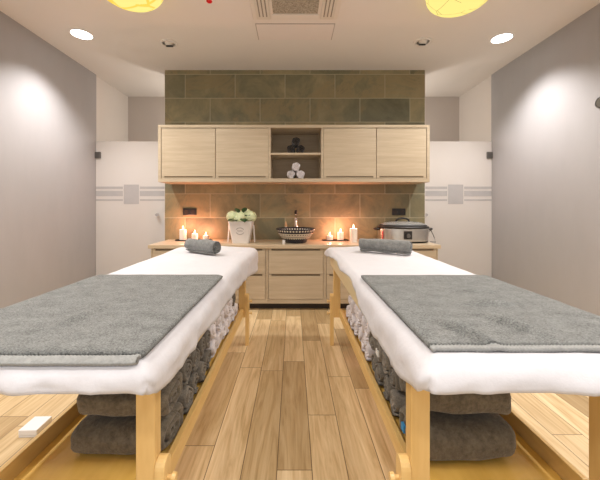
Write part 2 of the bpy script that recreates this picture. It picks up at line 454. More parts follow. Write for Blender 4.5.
def dome(x, y, mat, lab, drop):
    t = thing('ceiling_lamp', lab, 'lamp', (x, y, H))
    bm = BM(); loft(bm, [(0, 0, 0, .07, .07), (0, 0, -.03, .07, .07)], 30)
    obj('ceiling_rose', bm, M['white'], t)
    bm = BM(); R = .24
    rings = [(0, 0, -.03, .07, .07), (0, 0, -.035, .22, .22)]
    for k in range(0, 13):
        a = k / 12 * PI / 2
        rings.append((0, 0, -.04 - drop * math.sin(a), max(R * math.cos(a), .004), max(R * math.cos(a), .004)))
    loft(bm, rings, 48)
    obj('shade', bm, mat, t, smooth=True)
    return t
dome(-1.205, 2.325, M['shade_flower'], 'glowing yellow ceiling lamp shade with orange flower print, on the left', .13)
dome(1.265, 2.395, M['shade_twig'], 'glowing yellow ceiling lamp shade with fine twig print, on the right', .13)

# cassette air conditioner
t = thing('air_conditioner', 'square cream ceiling air conditioner cassette with grey grille and side louvres', 'air conditioner', (0.02, 2.415, H))
w = .37
bm = BM(); box(bm, -w, w, -w, w, -.022, 0)
obj('panel', bm, M['ac'], t, bevel=.006)
bm = BM(); box(bm, -.19, .19, -.27, .27, -.027, -.022)
obj('intake_grille', bm, M['grille'], t, bevel=.003)
for sx in (-1, 1):
    bm = BM(); box(bm, sx * .275 - .06, sx * .275 + .06, -.345, .345, -.034, -.022)
    lf = obj('louvre', bm, M['ac_side'], t, bevel=.008)
    bm = BM()
    for k in (-.03, 0, .03): box(bm, sx * .275 + k - .005, sx * .275 + k + .005, -.30, .30, -.0365, -.034)
    obj('slot', bm, M['vent_slot'], lf)
for sy in (-1, 1):
    bm = BM(); box(bm, -.20, .20, sy * .31 - .03, sy * .31 + .03, -.030, -.022)
    obj('louvre', bm, M['ac'], t, bevel=.006)
t = thing('access_hatch', 'flush rectangular ceiling hatch panel just behind the air conditioner', 'hatch', (0.02, 3.012, H))
obj('frame', box(BM(), -.365, .365, -.14, .14, -.003, 0), M['gap'], t)
obj('panel', box(BM(), -.357, .357, -.132, .132, -.008, -.003), M['hatch'], t, bevel=.002)
t = thing('sprinkler', 'tiny red bulb fire sprinkler hanging from the ceiling', 'sprinkler', (-.665, 2.51, H))
bm = BM(); loft(bm, [(0, 0, 0, .03, .03), (0, 0, -.008, .026, .026), (0, 0, -.02, .012, .012)], 20); obj('escutcheon', bm, M['white'], t)
bm = BM(); loft(bm, [(0, 0, -.02, .014, .014), (0, 0, -.034, .024, .024), (0, 0, -.038, .022, .022)], 16); obj('bulb', bm, M['red'], t)

# round fitting on right wall
t = thing('wall_fitting', 'small round dark-rimmed metal fitting on the grey right wall', 'fitting', (XR, 2.56, 1.94))
def xdisc(bm, x0, x1, r0, r1, n=32):
    return tube(bm, [(x0, 0, 0), (x1, 0, 0)], [r0, r1], n)
obj('rim', xdisc(BM(), 0, -.02, .05, .047), M['dark_metal'], t)
obj('face', xdisc(BM(), -.02, -.026, .034, .030), M['steel'], t)

# ------------------------------------------------------------------ wall cupboards
FY = 3.50
WX0, WX1, WZ0, WZ1 = -1.495, 1.515, 1.365, 2.0
t = thing('wall_cabinet', 'long pale oak wall cabinet with four doors and open middle niche on slate wall', 'cabinet', (0, FY, WZ0))
hZ = WZ1 - WZ0
cols = [-1.46, -.86, -.26, .325, .925, 1.48]
bm = BM(); D = YB - FY
box(bm, WX0, WX1, 0, D, hZ - .033, hZ); box(bm, WX0, WX1, 0, D, 0, .04)
box(bm, WX0, WX0 + .032, 0, D, .04, hZ - .033); box(bm, WX1 - .032, WX1, 0, D, .04, hZ - .033)
for x in cols[2:4]: box(bm, x - .012, x + .012, 0.004, D, .04, hZ - .033)
obj('body', bm, M['oak'], t, bevel=.002)
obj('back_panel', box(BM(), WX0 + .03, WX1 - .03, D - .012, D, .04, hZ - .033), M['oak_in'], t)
obj('shelf', box(BM(), cols[2] + .012, cols[3] - .012, .01, D - .012, .305, .327), M['oak'], t, bevel=.002)
for i in (0, 1, 3, 4):
    a, b2 = cols[i] + (.003 if i not in (3,) else .014), cols[i + 1] - (.003 if i != 1 else .014)
    d = obj('door', box(BM(), a, b2, .002, .022, .066, hZ - .039), M['oak'], t, bevel=.0015)
    obj('door_rail', box(BM(), a, b2, .003, .020, .043, .050), M['oak'], d)
    obj('grip_slot', box(BM(), a, b2, .010, .020, .050, .066), M['slot'], d)
    for e0, e1 in ((a, a + .03), (b2 - .03, b2)): obj('grip_end', box(BM(), e0, e1, .002, .022, .050, .066), M['oak'], d)

# ------------------------------------------------------------------ base cabinets
BY = 3.33
CX0, CX1 = -1.525, 1.555
bxs = [-1.50, -.885, -.275, .335, .94, 1.53]
names = ['leftmost pale oak two-drawer base cabinet, under the left candles',
         'pale oak two-drawer base cabinet between leftmost and middle ones, under the flower pot',
         'middle pale oak two-drawer base cabinet, under the patterned basin',
         'pale oak two-drawer base cabinet just right of the middle one, under the right candles',
         'rightmost pale oak two-drawer base cabinet, under the steel slow cooker']
for i in range(5):
    a, c = bxs[i], bxs[i + 1]
    cx = (a + c) / 2; hw = (c - a) / 2 - .0005
    t = thing('base_cabinet', names[i], 'cabinet', (cx, BY, 0), 0, 'oak base cabinets under the worktop')
    bm = BM(); box(bm, -hw, hw, .022, YB - BY, .07, .652); box(bm, -hw, hw, 0.004, .022, .07, .116)
    box(bm, -hw, -hw + .014, 0.004, .022, .116, .652); box(bm, hw - .014, hw, 0.004, .022, .116, .652)
    obj('body', bm, M['oak'], t, bevel=.0015)
    for z0, z1 in ((.119, .379), (.384, .648)):
        bm = BM(); l, r = -hw + .018, hw - .018
        box(bm, l, r, 0, .021, z0, z1 - .02)
        box(bm, l, l + .03, 0, .021, z1 - .02, z1); box(bm, r - .03, r, 0, .021, z1 - .02, z1)
        d = obj('drawer', bm, M['oak'], t, bevel=.0012)
        obj('grip_slot', box(BM(), l + .03, r - .03, .012, .02, z1 - .02, z1 - .002), M['slot'], d)
struct('trim_3', box(BM(), -1.47, 1.50, BY + .07, YB, 0, .07), M['plinth'])
tag(obj('worktop', box(BM(), CX0, CX1, BY - .012, YB, .652, .69), M['oak_top'], bevel=.003),
    'continuous pale oak worktop running along the slate wall', 'worktop')
WT = .69

# ------------------------------------------------------------------ things on the worktop
def socket(x, lab):
    t = thing('wall_socket', lab, 'socket', (x, YB, 1.03))
    obj('frame', box(BM(), -.082, .082, -.012, 0, -.04, .04), M['black'], t, bevel=.004)
    for s in (-1, 1):
        bm = BM(); tube(bm, [(s * .04, -.012, 0), (s * .04, -.015, 0)], [.026, .024], 24)
        obj('outlet', bm, M['dark_metal'] if False else M['plinth'], t)
socket(-1.26, 'black double wall socket on slate above the left candles')
socket(1.29, 'black double wall socket on slate above the slow cooker')

FL = []
def candle(x, y, z, r, h, lab, power=1.0):
    t = thing('candle', lab, 'candle', (x, y, z), 0, 'lit pillar candles on the worktop')
    bm = BM(); loft(bm, [(0, 0, 0, r, r), (0, 0, h - .006, r, r), (0, 0, h, r * .9, r * .9), (0, 0, h - .004, r * .75, r * .75), (0, 0, h - .006, .004, .004)], 28)
    obj('wax', bm, M['wax'], t, smooth=False)
    bm = BM(); tube(bm, [(0, 0, h - .006), (.001, 0, h + .012)], .0018, 8); obj('wick', bm, M['black'], t)
    bm = BM(); loft(bm, [(0, 0, h + .004, .003, .003), (0, 0, h + .012, .009, .009), (0, 0, h + .020, .009, .009), (0, 0, h + .034, .005, .005), (0, 0, h + .046, .001, .001)], 14)
    obj('flame', bm, M['flame'], t, smooth=True)
    FL.append((x, y, z + h + .03, power))
def tray(x0, x1, y, lab):
    t = obj('candle_tray', loft(BM(), [(0, 0, 0, (x1 - x0) / 2 - .01, .055), (0, 0, .004, (x1 - x0) / 2, .062), (0, 0, .014, (x1 - x0) / 2, .062), (0, 0, .008, (x1 - x0) / 2 - .008, .054)], 40, 5), M['plinth'], loc=((x0 + x1) / 2, y, WT))
    tag(t, lab, 'tray')
tray(-1.385, -.965, 3.735, 'long dark candle tray on worktop behind left massage table')
candle(-1.30, 3.735, WT + .008, .040, .125, 'tallest lit candle of the left trio, furthest left')
candle(-1.16, 3.735, WT + .008, .036, .075, 'middle lit candle of the left trio, shorter than its left neighbour')
candle(-1.03, 3.735, WT + .008, .036, .05, 'lowest lit candle of the left trio, nearest the flower pot')
tray(.34, .655, 3.735, 'long dark candle tray on worktop right of the basin')
candle(.435, 3.735, WT + .008, .036, .05, 'lowest lit candle of the right trio, nearest the basin')
candle(.562, 3.735, WT + .008, .037, .095, 'middle lit candle of the right trio, on the tray end')
candle(.69, 3.60, WT, .042, .155, 'tallest lit candle of the right trio, beside the rolled towel')

# potted hydrangea
t = thing('potted_hydrangea', 'pale hydrangeas in a square tapered white pot with a grey emblem', 'plant', (-.58, 3.56, WT))
bm = BM(); loft(bm, [(0, 0, 0, .092, .085), (0, 0, .235, .134, .115), (0, 0, .24, .134, .115), (0, 0, .24, .122, .102), (0, 0, .20, .115, .098)], 48, 9)
obj('pot', bm, M['pot'], t)
# emblem: two arcs with a short script stroke, on the sloping front
bm = BM()
def fr(z): return -(0.085 + (0.115 - .085) * z / .235) - .0015
for a0, a1 in ((25, 155), (205, 335)):
    pts = []
    for k in range(15):
        a = math.radians(a0 + (a1 - a0) * k / 14)
        z = .135 + .036 * math.sin(a); pts.append((.045 * math.cos(a), fr(z), z))
    tube(bm, pts, .0035, 6)
pts = [(-.03 + .06 * k / 16, fr(.137), .137 + .007 * math.sin(k * 1.5)) for k in range(17)]
tube(bm, pts, .002, 6)
obj('emblem', bm, M['pot_mark'], t)
for s in (-1, 1):
    bm = BM()
    tube(bm, [(s * .124, 0, .20), (s * .140, -.01, .19), (s * .142, -.01, .12), (s * .146, -.012, .05), (s * .15, -.012, .004)], [.006, .007, .007, .008, .008], 10)
    obj('ribbon_handle', bm, M['pot'], t)
heads = [(-.105, -.02, .295, .058), (-.005, -.06, .275, .064), (.105, -.01, .290, .062), (.045, .03, .325, .056), (-.04, .07, .31, .050)]
for hx, hy, hz, hr in heads:
    bm = BM(); rnd = random.Random(int(hx * 1000) + 5)
    bmesh.ops.create_icosphere(bm, subdivisions=2, radius=hr * .82, matrix=Matrix.Translation((hx, hy, hz)))
    for k in range(90):
        zz_ = 1 - 2 * (k + .5) / 90; ph = k * 2.39996
        rr = math.sqrt(1 - zz_ * zz_); nrm = Vector((rr * math.cos(ph), rr * math.sin(ph), zz_))
        c0 = Vector((hx, hy, hz)) + nrm * hr * rnd.uniform(.88, 1.05)
        a = nrm.orthogonal().normalized(); b_ = nrm.cross(a); r0 = rnd.uniform(0, PI)
        for q in range(4):
            an = r0 + q * PI / 2; d = math.cos(an) * a + math.sin(an) * b_; e2 = math.cos(an + PI / 2) * a + math.sin(an + PI / 2) * b_
            p = hr * .17
            vs = [c0, c0 + d * p + e2 * p * .6 + nrm * .003, c0 + d * p * 1.7, c0 + d * p - e2 * p * .6 + nrm * .003]
            bm.faces.new([bm.verts.new(v) for v in vs])
    obj('flower_head', bm, M['petal'], t)
def leaf_mesh(base, direction, L, W):
    bm = BM(); d = Vector(direction).normalized(); side = d.cross(Vector((0, 0, 1))).normalized(); up = side.cross(d)
    rows = []
    for k in range(8):
        u = k / 7; wv = W * math.sin(PI * min(1, u * .93 + .05)) ** .8
        c0 = Vector(base) + d * L * u - Vector((0, 0, 1)) * L * .25 * u * u
        rows.append([bm.verts.new(c0 - side * wv + up * .006), bm.verts.new(c0), bm.verts.new(c0 + side * wv + up * .006)])
    for k in range(7):
        for j in range(2): bm.faces.new((rows[k][j], rows[k][j + 1], rows[k + 1][j + 1], rows[k + 1][j]))
    return bm
for bse, dr, L_, W_ in (((.035, -.125, .27), (.35, -1, -.1), .10, .04), ((.065, -.105, .30), (.5, -.8, .3), .09, .036), ((-.07, -.105, .265), (-.6, -.9, .0), .08, .03),
                        ((-.04, -.115, .255), (.2, -.9, .1), .05, .02), ((-.03, -.03, .33), (-.3, -.5, .9), .09, .04), ((.03, -.03, .335), (.3, -.4, .9), .09, .035), ((-.11, 0, .26), (-.8, -.2, .1), .06, .025)):
    lf = obj('leaf', leaf_mesh(bse, dr, L_, W_), M['leaf'], t, smooth=True)
    md = lf.modifiers.new('thick', 'SOLIDIFY'); md.thickness = .0015

# patterned vessel basin with mixer
t = thing('wash_basin', 'round navy and cream patterned bowl basin on the worktop', 'basin', (.03, 3.56, WT))
prof = [(0, .115), (.01, .125), (.03, .132), (.06, .165), (.10, .195), (.135, .212), (.155, .222), (.160, .222), (.158, .210), (.13, .195), (.09, .172), (.05, .13), (.025, .05)]
bm = BM(); loft(bm, [(0, 0, z, r, r) for z, r in prof], 64)
obj('bowl', bm, M['basin'], t, smooth=True)
bm = BM(); loft(bm, [(0, 0, .025, .024, .024), (0, 0, .032, .022, .022), (0, 0, .034, .01, .01)], 20)
obj('drain', bm, M['chrome'], t)
t = thing('basin_mixer', 'slim chrome basin mixer with dark tip behind the patterned bowl', 'tap', (.035, 3.812, WT))
bm = BM(); loft(bm, [(0, 0, 0, .030, .030), (0, 0, .012, .030, .030), (0, 0, .016, .022, .022)], 24); obj('base', bm, M['chrome'], t)
bm = BM(); tube(bm, [(0, 0, .01), (0, 0, .14), (0, 0, .26), (0, -.004, .325)], [.019, .018, .017, .016], 18); obj('column', bm, M['chrome'], t, smooth=True)
bm = BM(); tube(bm, [(0, -.01, .285), (0, -.06, .288), (0, -.105, .270), (0, -.11, .245)], [.014, .013, .012, .012], 14); obj('spout', bm, M['chrome'], t, smooth=True)
bm = BM(); tube(bm, [(0, -.004, .318), (0, -.005, .345), (.002, -.035, .360)], [.018, .018, .007], 16); obj('lever', bm, M['black'], t, smooth=True)
t = thing('soap_bottle', 'small amber-topped bottle just showing behind the left of the bowl', 'bottle', (-.085, 3.80, WT))
bm = BM(); loft(bm, [(0, 0, 0, .026, .026), (0, 0, .13, .026, .026), (0, 0, .15, .014, .014), (0, 0, .165, .012, .012)], 24); obj('body', bm, M['wax'], t)
bm = BM(); loft(bm, [(0, 0, .165, .015, .015), (0, 0, .19, .014, .014), (0, 0, .225, .006, .006)], 18); obj('cap', bm, M['amber'], t)
bm = BM(); loft(bm, [(0, 0, 0, .013, .013), (0, 0, .04, .017, .017), (0, 0, .042, .017, .017), (0, 0, .036, .014, .014)], 20)
o = obj('small_cup', bm, M['white'], loc=(-.10, 3.40, WT)); tag(o, 'tiny white cup on the worktop in front of the patterned bowl', 'cup')

# slow cooker
t = thing('slow_cooker', 'oval stainless steel slow cooker with black rim and glass lid on the worktop', 'cooker', (1.255, 3.62, WT))
bm = BM(); loft(bm, [(0, 0, .012, .268, .165), (0, 0, .03, .272, .168), (0, 0, .155, .278, .172), (0, 0, .16, .276, .170)], 64, 3.0)
obj('housing', bm, M['steel'], t)
bm = BM(); loft(bm, [(0, 0, 0, .25, .15), (0, 0, .012, .27, .166), (0, 0, .02, .2735, .1695)], 64, 3.0); obj('base', bm, M['black'], t)
bm = BM(); loft(bm, [(0, 0, .158, .280, .174), (0, 0, .175, .285, .178), (0, 0, .182, .275, .17), (0, 0, .18, .25, .15), (0, 0, .16, .25, .15)], 64, 2.8); obj('rim', bm, M['black'], t)
bm = BM(); loft(bm, [(0, 0, .182, .258, .158), (0, 0, .205, .245, .148), (0, 0, .225, .20, .12), (0, 0, .235, .10, .06), (0, 0, .236, .01, .01)], 56, 2.6)
lid = obj('lid', bm, M['glass'], t, smooth=True)
bm = BM(); loft(bm, [(0, 0, .181, .268, .166), (0, 0, .192, .266, .164), (0, 0, .2, .252, .154), (0, 0, .19, .25, .152)], 56, 2.6); obj('lid_rim', bm, M['black'], lid)
bm = BM(); tube(bm, [(-.075, 0, .232), (-.07, 0, .25), (-.045, 0, .265), (0, 0, .27), (.045, 0, .265), (.07, 0, .25), (.075, 0, .232)], .011, 12); obj('lid_handle', bm, M['black'], lid, smooth=True)
obj('control_panel', box(BM(), -.045, .045, -.178, -.165, .045, .135), M['black'], t, bevel=.004)
bm = BM(); tube(bm, [(0, -.178, .085), (0, -.196, .085)], [.024, .021], 24); obj('dial', bm, M['dark_metal'], t)
for s in (-1, 1):
    bm = BM(); tube(bm, [(s * .27, -.045, .148), (s * .315, -.04, .150), (s * .322, 0, .150), (s * .315, .04, .150), (s * .27, .045, .148)], .013, 10)
    obj('handle', bm, M['black'], t, smooth=True)
obj('warning_label', box(BM(), -.264, -.258, -.116, -.104, .03, .13), M['red'], t)
bm = BM(); tube(bm, [(.27, .06, .06), (.31, .05, .10), (.325, .0, .135), (.335, -.06, .06), (.33, -.1, .006), (.31, -.02, .004)], .004, 8); obj('power_cord', bm, M['black'], t, smooth=True)

# ------------------------------------------------------------------ rolled towels
def roll_bm(R, L, turns, sy=1.0, sz=1.0, seed=0, nseg=22, nl=9, e=2.0, wob=.004, ph=4.1):
    """spiral-wound towel, axis along X, resting on z=0"""
    bm = BM(); th = R / (turns + .55); steps = int(turns * nseg)
    xs = [-L / 2, -L / 2 + .006, -L / 2 + .018] + [-L / 2 + .018 + (L - .036) * k / (nl - 1) for k in range(1, nl - 1)] + [L / 2 - .018, L / 2 - .006, L / 2]
    fat = [.22, .62, .94] + [.99] * (nl - 2) + [.94, .62, .22]
    rings = []
    for xi, (x, ft) in enumerate(zip(xs, fat)):
        ring = []
        for side in (1, -1):
            for k in range(steps + 1):
                a = k / nseg * 2 * PI
                rc = R - th * .5 - th * a / (2 * PI)
                r = max(rc + side * th * .5 * ft, .001)
                cx_, cy_ = sup(a + ph, e)
                nv = noise.noise(Vector((x * 9 + seed * 3.1, cx_ * 1.6 + seed, cy_ * 1.6)))
                r *= 1 + nv * wob / R * 2.2
                xx = x + (.007 * noise.noise(Vector((a * .6, seed * 2.0, 1.0))) + .004 * math.sin(a * .7 + seed)) * (1 if abs(x) > L / 2 - .02 else .3)
                ring.append((xx, r * cx_ * sy, r * cy_ * sz))
        rings.append([bm.verts.new(p) for p in ring])
    n1 = steps + 1
    def idx(side, k): return k if side == 0 else n1 + k
    for i in range(len(rings) - 1):
        A, B = rings[i], rings[i + 1]
        for k in range(steps):
            bm.faces.new((A[k], A[k + 1], B[k + 1], B[k])); bm.faces.new((A[n1 + k], B[n1 + k], B[n1 + k + 1], A[n1 + k + 1]))
        bm.faces.new((A[0], B[0], B[n1], A[n1])); bm.faces.new((A[steps], A[n1 + steps], B[n1 + steps], B[steps]))
    for A in (rings[0], rings[-1]):
        for k in range(steps): bm.faces.new((A[k], A[n1 + k], A[n1 + k + 1], A[k + 1]))
    zmin = min(v.co.z for v in bm.verts)
    for v in bm.verts: v.co.z -= zmin
    return bm

def towel_on_table(x, y, z, rot, R, L, lab):
    z += .004
    o = obj('rolled_towel', roll_bm(R, L, 4.0, seed=x * 3), M['roll_top'], smooth=True, loc=(x, y, z))
    o.rotation_euler = (0, 0, rot); tag(o, lab, 'towel')
    return o

# pyramids in the niche
def pyramid(z, R, mat, words, grp):
    me = None
    for k, (dx, dz, w_) in enumerate(((-R * 1.04, 0, 'lower left'), (R * 1.04, 0, 'lower right'), (0, R * 1.73, 'top'))):
        lab = '%s rolled towel, %s of the three on %s' % (words[0], w_, words[1])
        if me is None:
            o = obj('rolled_towel', roll_bm(R, .22, 3.2, seed=k), mat, smooth=True); me = o
        else:
            o = me.copy(); COL.objects.link(o)
        o.location = (.035 + dx, FY + .16, z + dz); o.rotation_euler = (0, 0, PI / 2 + .03 * (k - 1))
        tag(o, lab, 'towel', grp)
pyramid(WZ0 + .0415, .052, M['roll_white'], ('white', "the niche's lower shelf"), 'white rolled towels in the niche')
pyramid(WZ0 + .3285, .052, M['roll_dark'], ('dark brown', "the niche's upper shelf"), 'dark rolled towels in the niche')

# ------------------------------------------------------------------ massage tables
TZ = .735           # mattress top
YF, YE = .715, 2.77
RC = .045
SHELF = .26
TM = {}

def drape_pt(s, tt, hw, L, off, r=RC, A=1.0, B=1.0):
    """s across (0 centre), tt along (0 front): arc-length coordinates on a rounded slab -> local point"""
    ia, ib0, ib1 = hw - r, r, L - r
    a = 0.0; sa = 1
    if abs(s) > ia: a = abs(s) - ia; sa = 1 if s > 0 else -1
    b_ = 0.0; sb = 1
    if tt < ib0: b_ = ib0 - tt; sb = -1
    elif tt > ib1: b_ = tt - ib1
    bx_, by_ = max(-ia, min(ia, s)), max(ib0, min(ib1, tt))
    l = max(a, b_)
    if a > 0 and b_ > 0:
        wa = a * a / (a * a + b_ * b_)
        l = max(a / A, b_ / B) * (A * wa + B * (1 - wa))
    if l <= 0: return Vector((bx_, by_, TZ + off))
    h = math.hypot(a, b_); dx, dy = sa * a / h, sb * b_ / h
    q = r + off
    if l < r * PI / 2:
        hz, dz = q * math.sin(l / r), q * (1 - math.cos(l / r))
    else:
        hz, dz = q, q + (l - r * PI / 2)
    return Vector((bx_ + dx * hz, by_ + dy * hz, TZ + off - dz))

def grid_obj(name, P, mat, thick, parent=None, smooth=True, loc=None):
    bm = BM(); V = [[bm.verts.new(p) for p in row] for row in P]
    for i in range(len(V) - 1):
        for j in range(len(V[0]) - 1):
            bm.faces.new((V[i][j], V[i][j + 1], V[i + 1][j + 1], V[i + 1][j]))
    # consistent winding, normals up
    bmesh.ops.recalc_face_normals(bm, faces=bm.faces[:])
    bm.faces.ensure_lookup_table()
    if sum(f.normal.z for f in bm.faces) < 0: bmesh.ops.reverse_faces(bm, faces=bm.faces[:])
    me = bpy.data.meshes.new(name); bm.to_mesh(me); bm.free()
    o = bpy.data.objects.new(name, me); COL.objects.link(o); me.materials.append(mat)
    for p in me.polygons: p.use_smooth = True
    md = o.modifiers.new('thick', 'SOLIDIFY'); md.thickness = thick; md.offset = 1
    if parent: o.parent = parent
    if loc: o.location = loc
    return o

def build_table(sg, d0, d1, side):
    """sg=-1 left, +1 right. local x grows towards the aisle*-sg ; world x = sg*d"""
    dm = (d0 + d1) / 2; hw = (d1 - d0) / 2; L = YE - YF
    org = (sg * dm, YF, 0)
    def lx(d): return sg * (d - dm)
    def bx2(bm, da, db, y0, y1, z0, z1):
        a, b_ = sorted((lx(da), lx(db))); return box(bm, a, b_, y0, y1, z0, z1)
    t = thing('massage_table', 'pine massage table with lower shelf, on the %s side of the aisle' % side, 'massage table', org, 0, 'massage tables')
    # mattress
    bm = BM(); rings = []
    for z, ins in [(TZ - .06, .008), (TZ - .054, .0)] + [(TZ - RC + RC * math.sin(k * PI / 16), RC * (1 - math.cos(k * PI / 16))) for k in range(9)]:
        rings.append((0, L / 2, z, hw - ins, L / 2 - ins))
    loft(bm, rings, 64, 14)
    obj('mattress', bm, M['mattress'], t)
    # frame
    bm = BM(); bx2(bm, d0 + .012, d0 + .034, .20, L - .06, .60, TZ - .06); bx2(bm, d1 - .034, d1 - .012, .20, L - .06, .60, TZ - .06)
    bx2(bm, d0 + .034, d1 - .034, L - .085, L - .06, .60, TZ - .06); bx2(bm, d0 + .034, d1 - .034, .20, .225, .635, TZ - .06)
    bx2(bm, d0 + .034, d1 - .034, .09, .20, TZ - .072, TZ - .06)
    obj('frame', bm, M['birch'], t, bevel=.003)
    # legs
    for inner in (True, False):
        for yy in (.86 - YF, 2.49 - YF):
            lo = .016 if sg < 0 else -.012
            def dd(o_): return d0 + lo + o_ if inner else d1 - .065 - o_
            bm = BM(); bx2(bm, dd(.025), dd(.078), yy, yy + .042, .22, TZ - .06)
            leg = obj('leg', bm, M['pine_leg'], t, bevel=.004)
            # extension foot with rounded top
            xa, xb = sorted((lx(dd(-.002)), lx(dd(.025))))
            bm = BM(); prof = [(yy - .004, 0), (yy + .046, 0), (yy + .046, .38)]
            for k in range(9):
                a = k / 8 * PI; prof.append((yy + .021 + .025 * math.cos(a), .38 + .025 * math.sin(a)))
            prof.append((yy - .004, .38))
            f0 = [bm.verts.new((xa, p[0], p[1])) for p in prof]; f1 = [bm.verts.new((xb, p[0], p[1])) for p in prof]
            bm.faces.new(f0); bm.faces.new(list(reversed(f1)))
            for k in range(len(prof)): bm.faces.new((f0[k], f0[(k + 1) % len(prof)], f1[(k + 1) % len(prof)], f1[k]))
            bmesh.ops.remove_doubles(bm, verts=bm.verts[:], dist=1e-5)
            obj('extension_foot', bm, M['pine_leg'], leg, bevel=.002)
            for z in (.25, .345):
                ox = lx(dd(-.002)); sgn = -sg if inner else -sg
                bm = BM(); tube(bm, [(ox, yy + .021, z), (ox + sgn * .012, yy + .021, z), (ox + sgn * .013, yy + .021, z), (ox + sgn * .024, yy + .021, z)], [.006, .006, .013, .011], 14)
                obj('knob', bm, M['pine_leg'], leg)
    # shelf
    ro = .145 if sg < 0 else .155
    bm = BM(); bx2(bm, d0 + .078, d1 - ro, .17, 2.55 - YF, SHELF - .018, SHELF); obj('shelf_board', bm, M['pine_board'], t, bevel=.002)
    for a, b_ in ((d0 + .055, d0 + .078), (d1 - ro, d1 - ro + .016)):
        bm = BM(); bx2(bm, a, b_, .19, 2.488 - YF, SHELF - .03, SHELF + .058 if a > d0 + .2 else SHELF + .03); obj('shelf_rail', bm, M['pine'], t, bevel=.003)
    # -------- sheet
    def inner_len(tt):
        u = tt / L
        K = [(0, .072), (.1, .098), (.27, .110), (.6, .122), (.85, .165), (1, .20)] if sg < 0 else [(0, .06), (.1, .11), (.22, .12), (.3, .09), (.4, .04), (.5, .03), (.88, .03), (.95, .06), (1, .06)]
        for (u0, v0), (u1, v1) in zip(K, K[1:]):
            if u <= u1: return v0 + (v1 - v0) * (u - u0) / (u1 - u0) + .008 * math.sin(u * 23) + .026
    ia = hw - RC
    nt_, nd = 34, 9
    P = []
    yfr = [(-.072 + .072 * k / 8) for k in range(8)]
    Lr = RC * (PI / 2 - 1)
    tts = [RC - .080 * (1 - k / 10) for k in range(10)] + [RC + (L - 2 * RC) * k / 60 for k in range(61)] + [L - RC + .085 * (k + 1) / 9 for k in range(9)]
    for tt in tts:
        il = inner_len(max(0, min(L, tt))); ol = .085
        ss = [-(ia + (ol if sg > 0 else ol) * (1 - k / nd)) for k in range(nd)]
        row = []
        # s measured so that +s is the outer side (away from aisle)
        coords = [(-(ia + il * (1 - k / nd))) for k in range(nd)] + [-ia + 2 * ia * k / nt_ for k in range(nt_ + 1)] + [ia + ol * (k + 1) / nd for k in range(nd)]
        for s in coords:
            p = drape_pt(s, tt, hw, L, .003, RC, il if s < 0 else ol, .080)
            over = max(0, abs(s) - ia, RC - tt, tt - L + RC)
            wv = noise.noise(Vector((s * 5 + sg * 7, tt * 5, 2.0))) * .5 + noise.noise(Vector((s * 13, tt * 13 + sg * 3, 5.0))) * .5
            if over > .02:
                wv += .5 * noise.noise(Vector(((s + tt) * 22, (tt - s) * 9 + p.z * 30, 11.0)))
                amp = min(1, (over - .02) / .05) * .017
                if abs(s) > ia: p.x += (1 if s > 0 else -1) * max(0.0, amp * (.3 + wv))
                if tt < RC: p.y -= max(0.0, amp * (.3 + wv))
                if tt > L - RC: p.y += max(0.0, amp * (.3 + wv))
            else:
                p.z += max(0, .0015 + .003 * wv)
            # soft head-rest hump at the far end
            u = (tt - (L - .30)) / .30
            if u > 0:
                hump = math.sin(PI * min(1, u)) ** 1.5 * .028 * math.exp(-((s - .02) / .22) ** 2)
                p.z += hump
            if s < -ia: p.x -= .022 * max(0, tt / L - .72) / .28
            p.x *= sg
            row.append(p)
        P.append(row)
    o = grid_obj('bed_sheet', P, M['sheet'], .0035, loc=org)
    tag(o, 'white cotton sheet draped over the %s massage table' % side, 'sheet', None)
    # -------- towel lying on the sheet
    if sg < 0: t0, t1, s0, s1 = .014, 1.575 - YF, -(ia + .022), ia + .022
    else: t0, t1, s0, s1 = .052, 1.565 - YF, -(ia + .012), ia + .018
    ns, ntt = 70, 80
    folds = [((-.09, .38), (.165, .385), .009), ((-.067, .29), (.03, .10), .011), ((-.22, .24), (-.147, .06), .012), ((-.02, .56), (.2, .53), .006)] if sg > 0 else [((.0, .16), (-.03, .38), .007), ((.12, .5), (.2, .7), .005)]
    def tpt(s, tt, lift=0.0):
        p = drape_pt(s, tt, hw, L, .0125 + lift)
        wv = noise.noise(Vector((s * 7, tt * 7 + sg, 3.0))) + .5 * noise.noise(Vector((s * 19, tt * 19, 8.0)))
        p.z += max(-.001, .0016 * wv)
        for (ax, ay), (bx_, by_), amp in folds:
            A = Vector((ax, ay)); B = Vector((bx_, by_)); Q = Vector((s * 1.0, tt))
            w_ = max(0, min(1, (Q - A).dot(B - A) / (B - A).length_squared)); dist = (Q - A - (B - A) * w_).length
            p.z += 1.9 * amp * math.exp(-(dist / .014) ** 2) * math.sin(PI * min(1, max(.0, w_ * .9 + .05)))
        p.x *= sg
        return p
    P = [[tpt(s0 + (s1 - s0) * j / ns, t0 + .018 + (t1 - t0 - .018) * i / ntt) for j in range(ns + 1)] for i in range(ntt + 1)]
    tw = grid_obj('bath_towel', P, M['towel'], .011, loc=org)
    tag(tw, 'grey terry bath towel spread over the near half of the %s massage table' % side, 'towel', None)
    P = [[tpt(s0 + (s1 - s0) * j / (ns * 2), t0 + .016 * i / 6, -.001 + .0012 * math.cos(j * PI)) for j in range(ns * 2 + 1)] for i in range(7)]
    hm = grid_obj('hem', P, M['hem'], .009, parent=tw)
    hm['label'] = 'paler ribbed hem'
    # -------- towels stored on the shelf
    Lr_ = .33; dc = d0 + .0885 + Lr_ / 2
    key = 'grey'
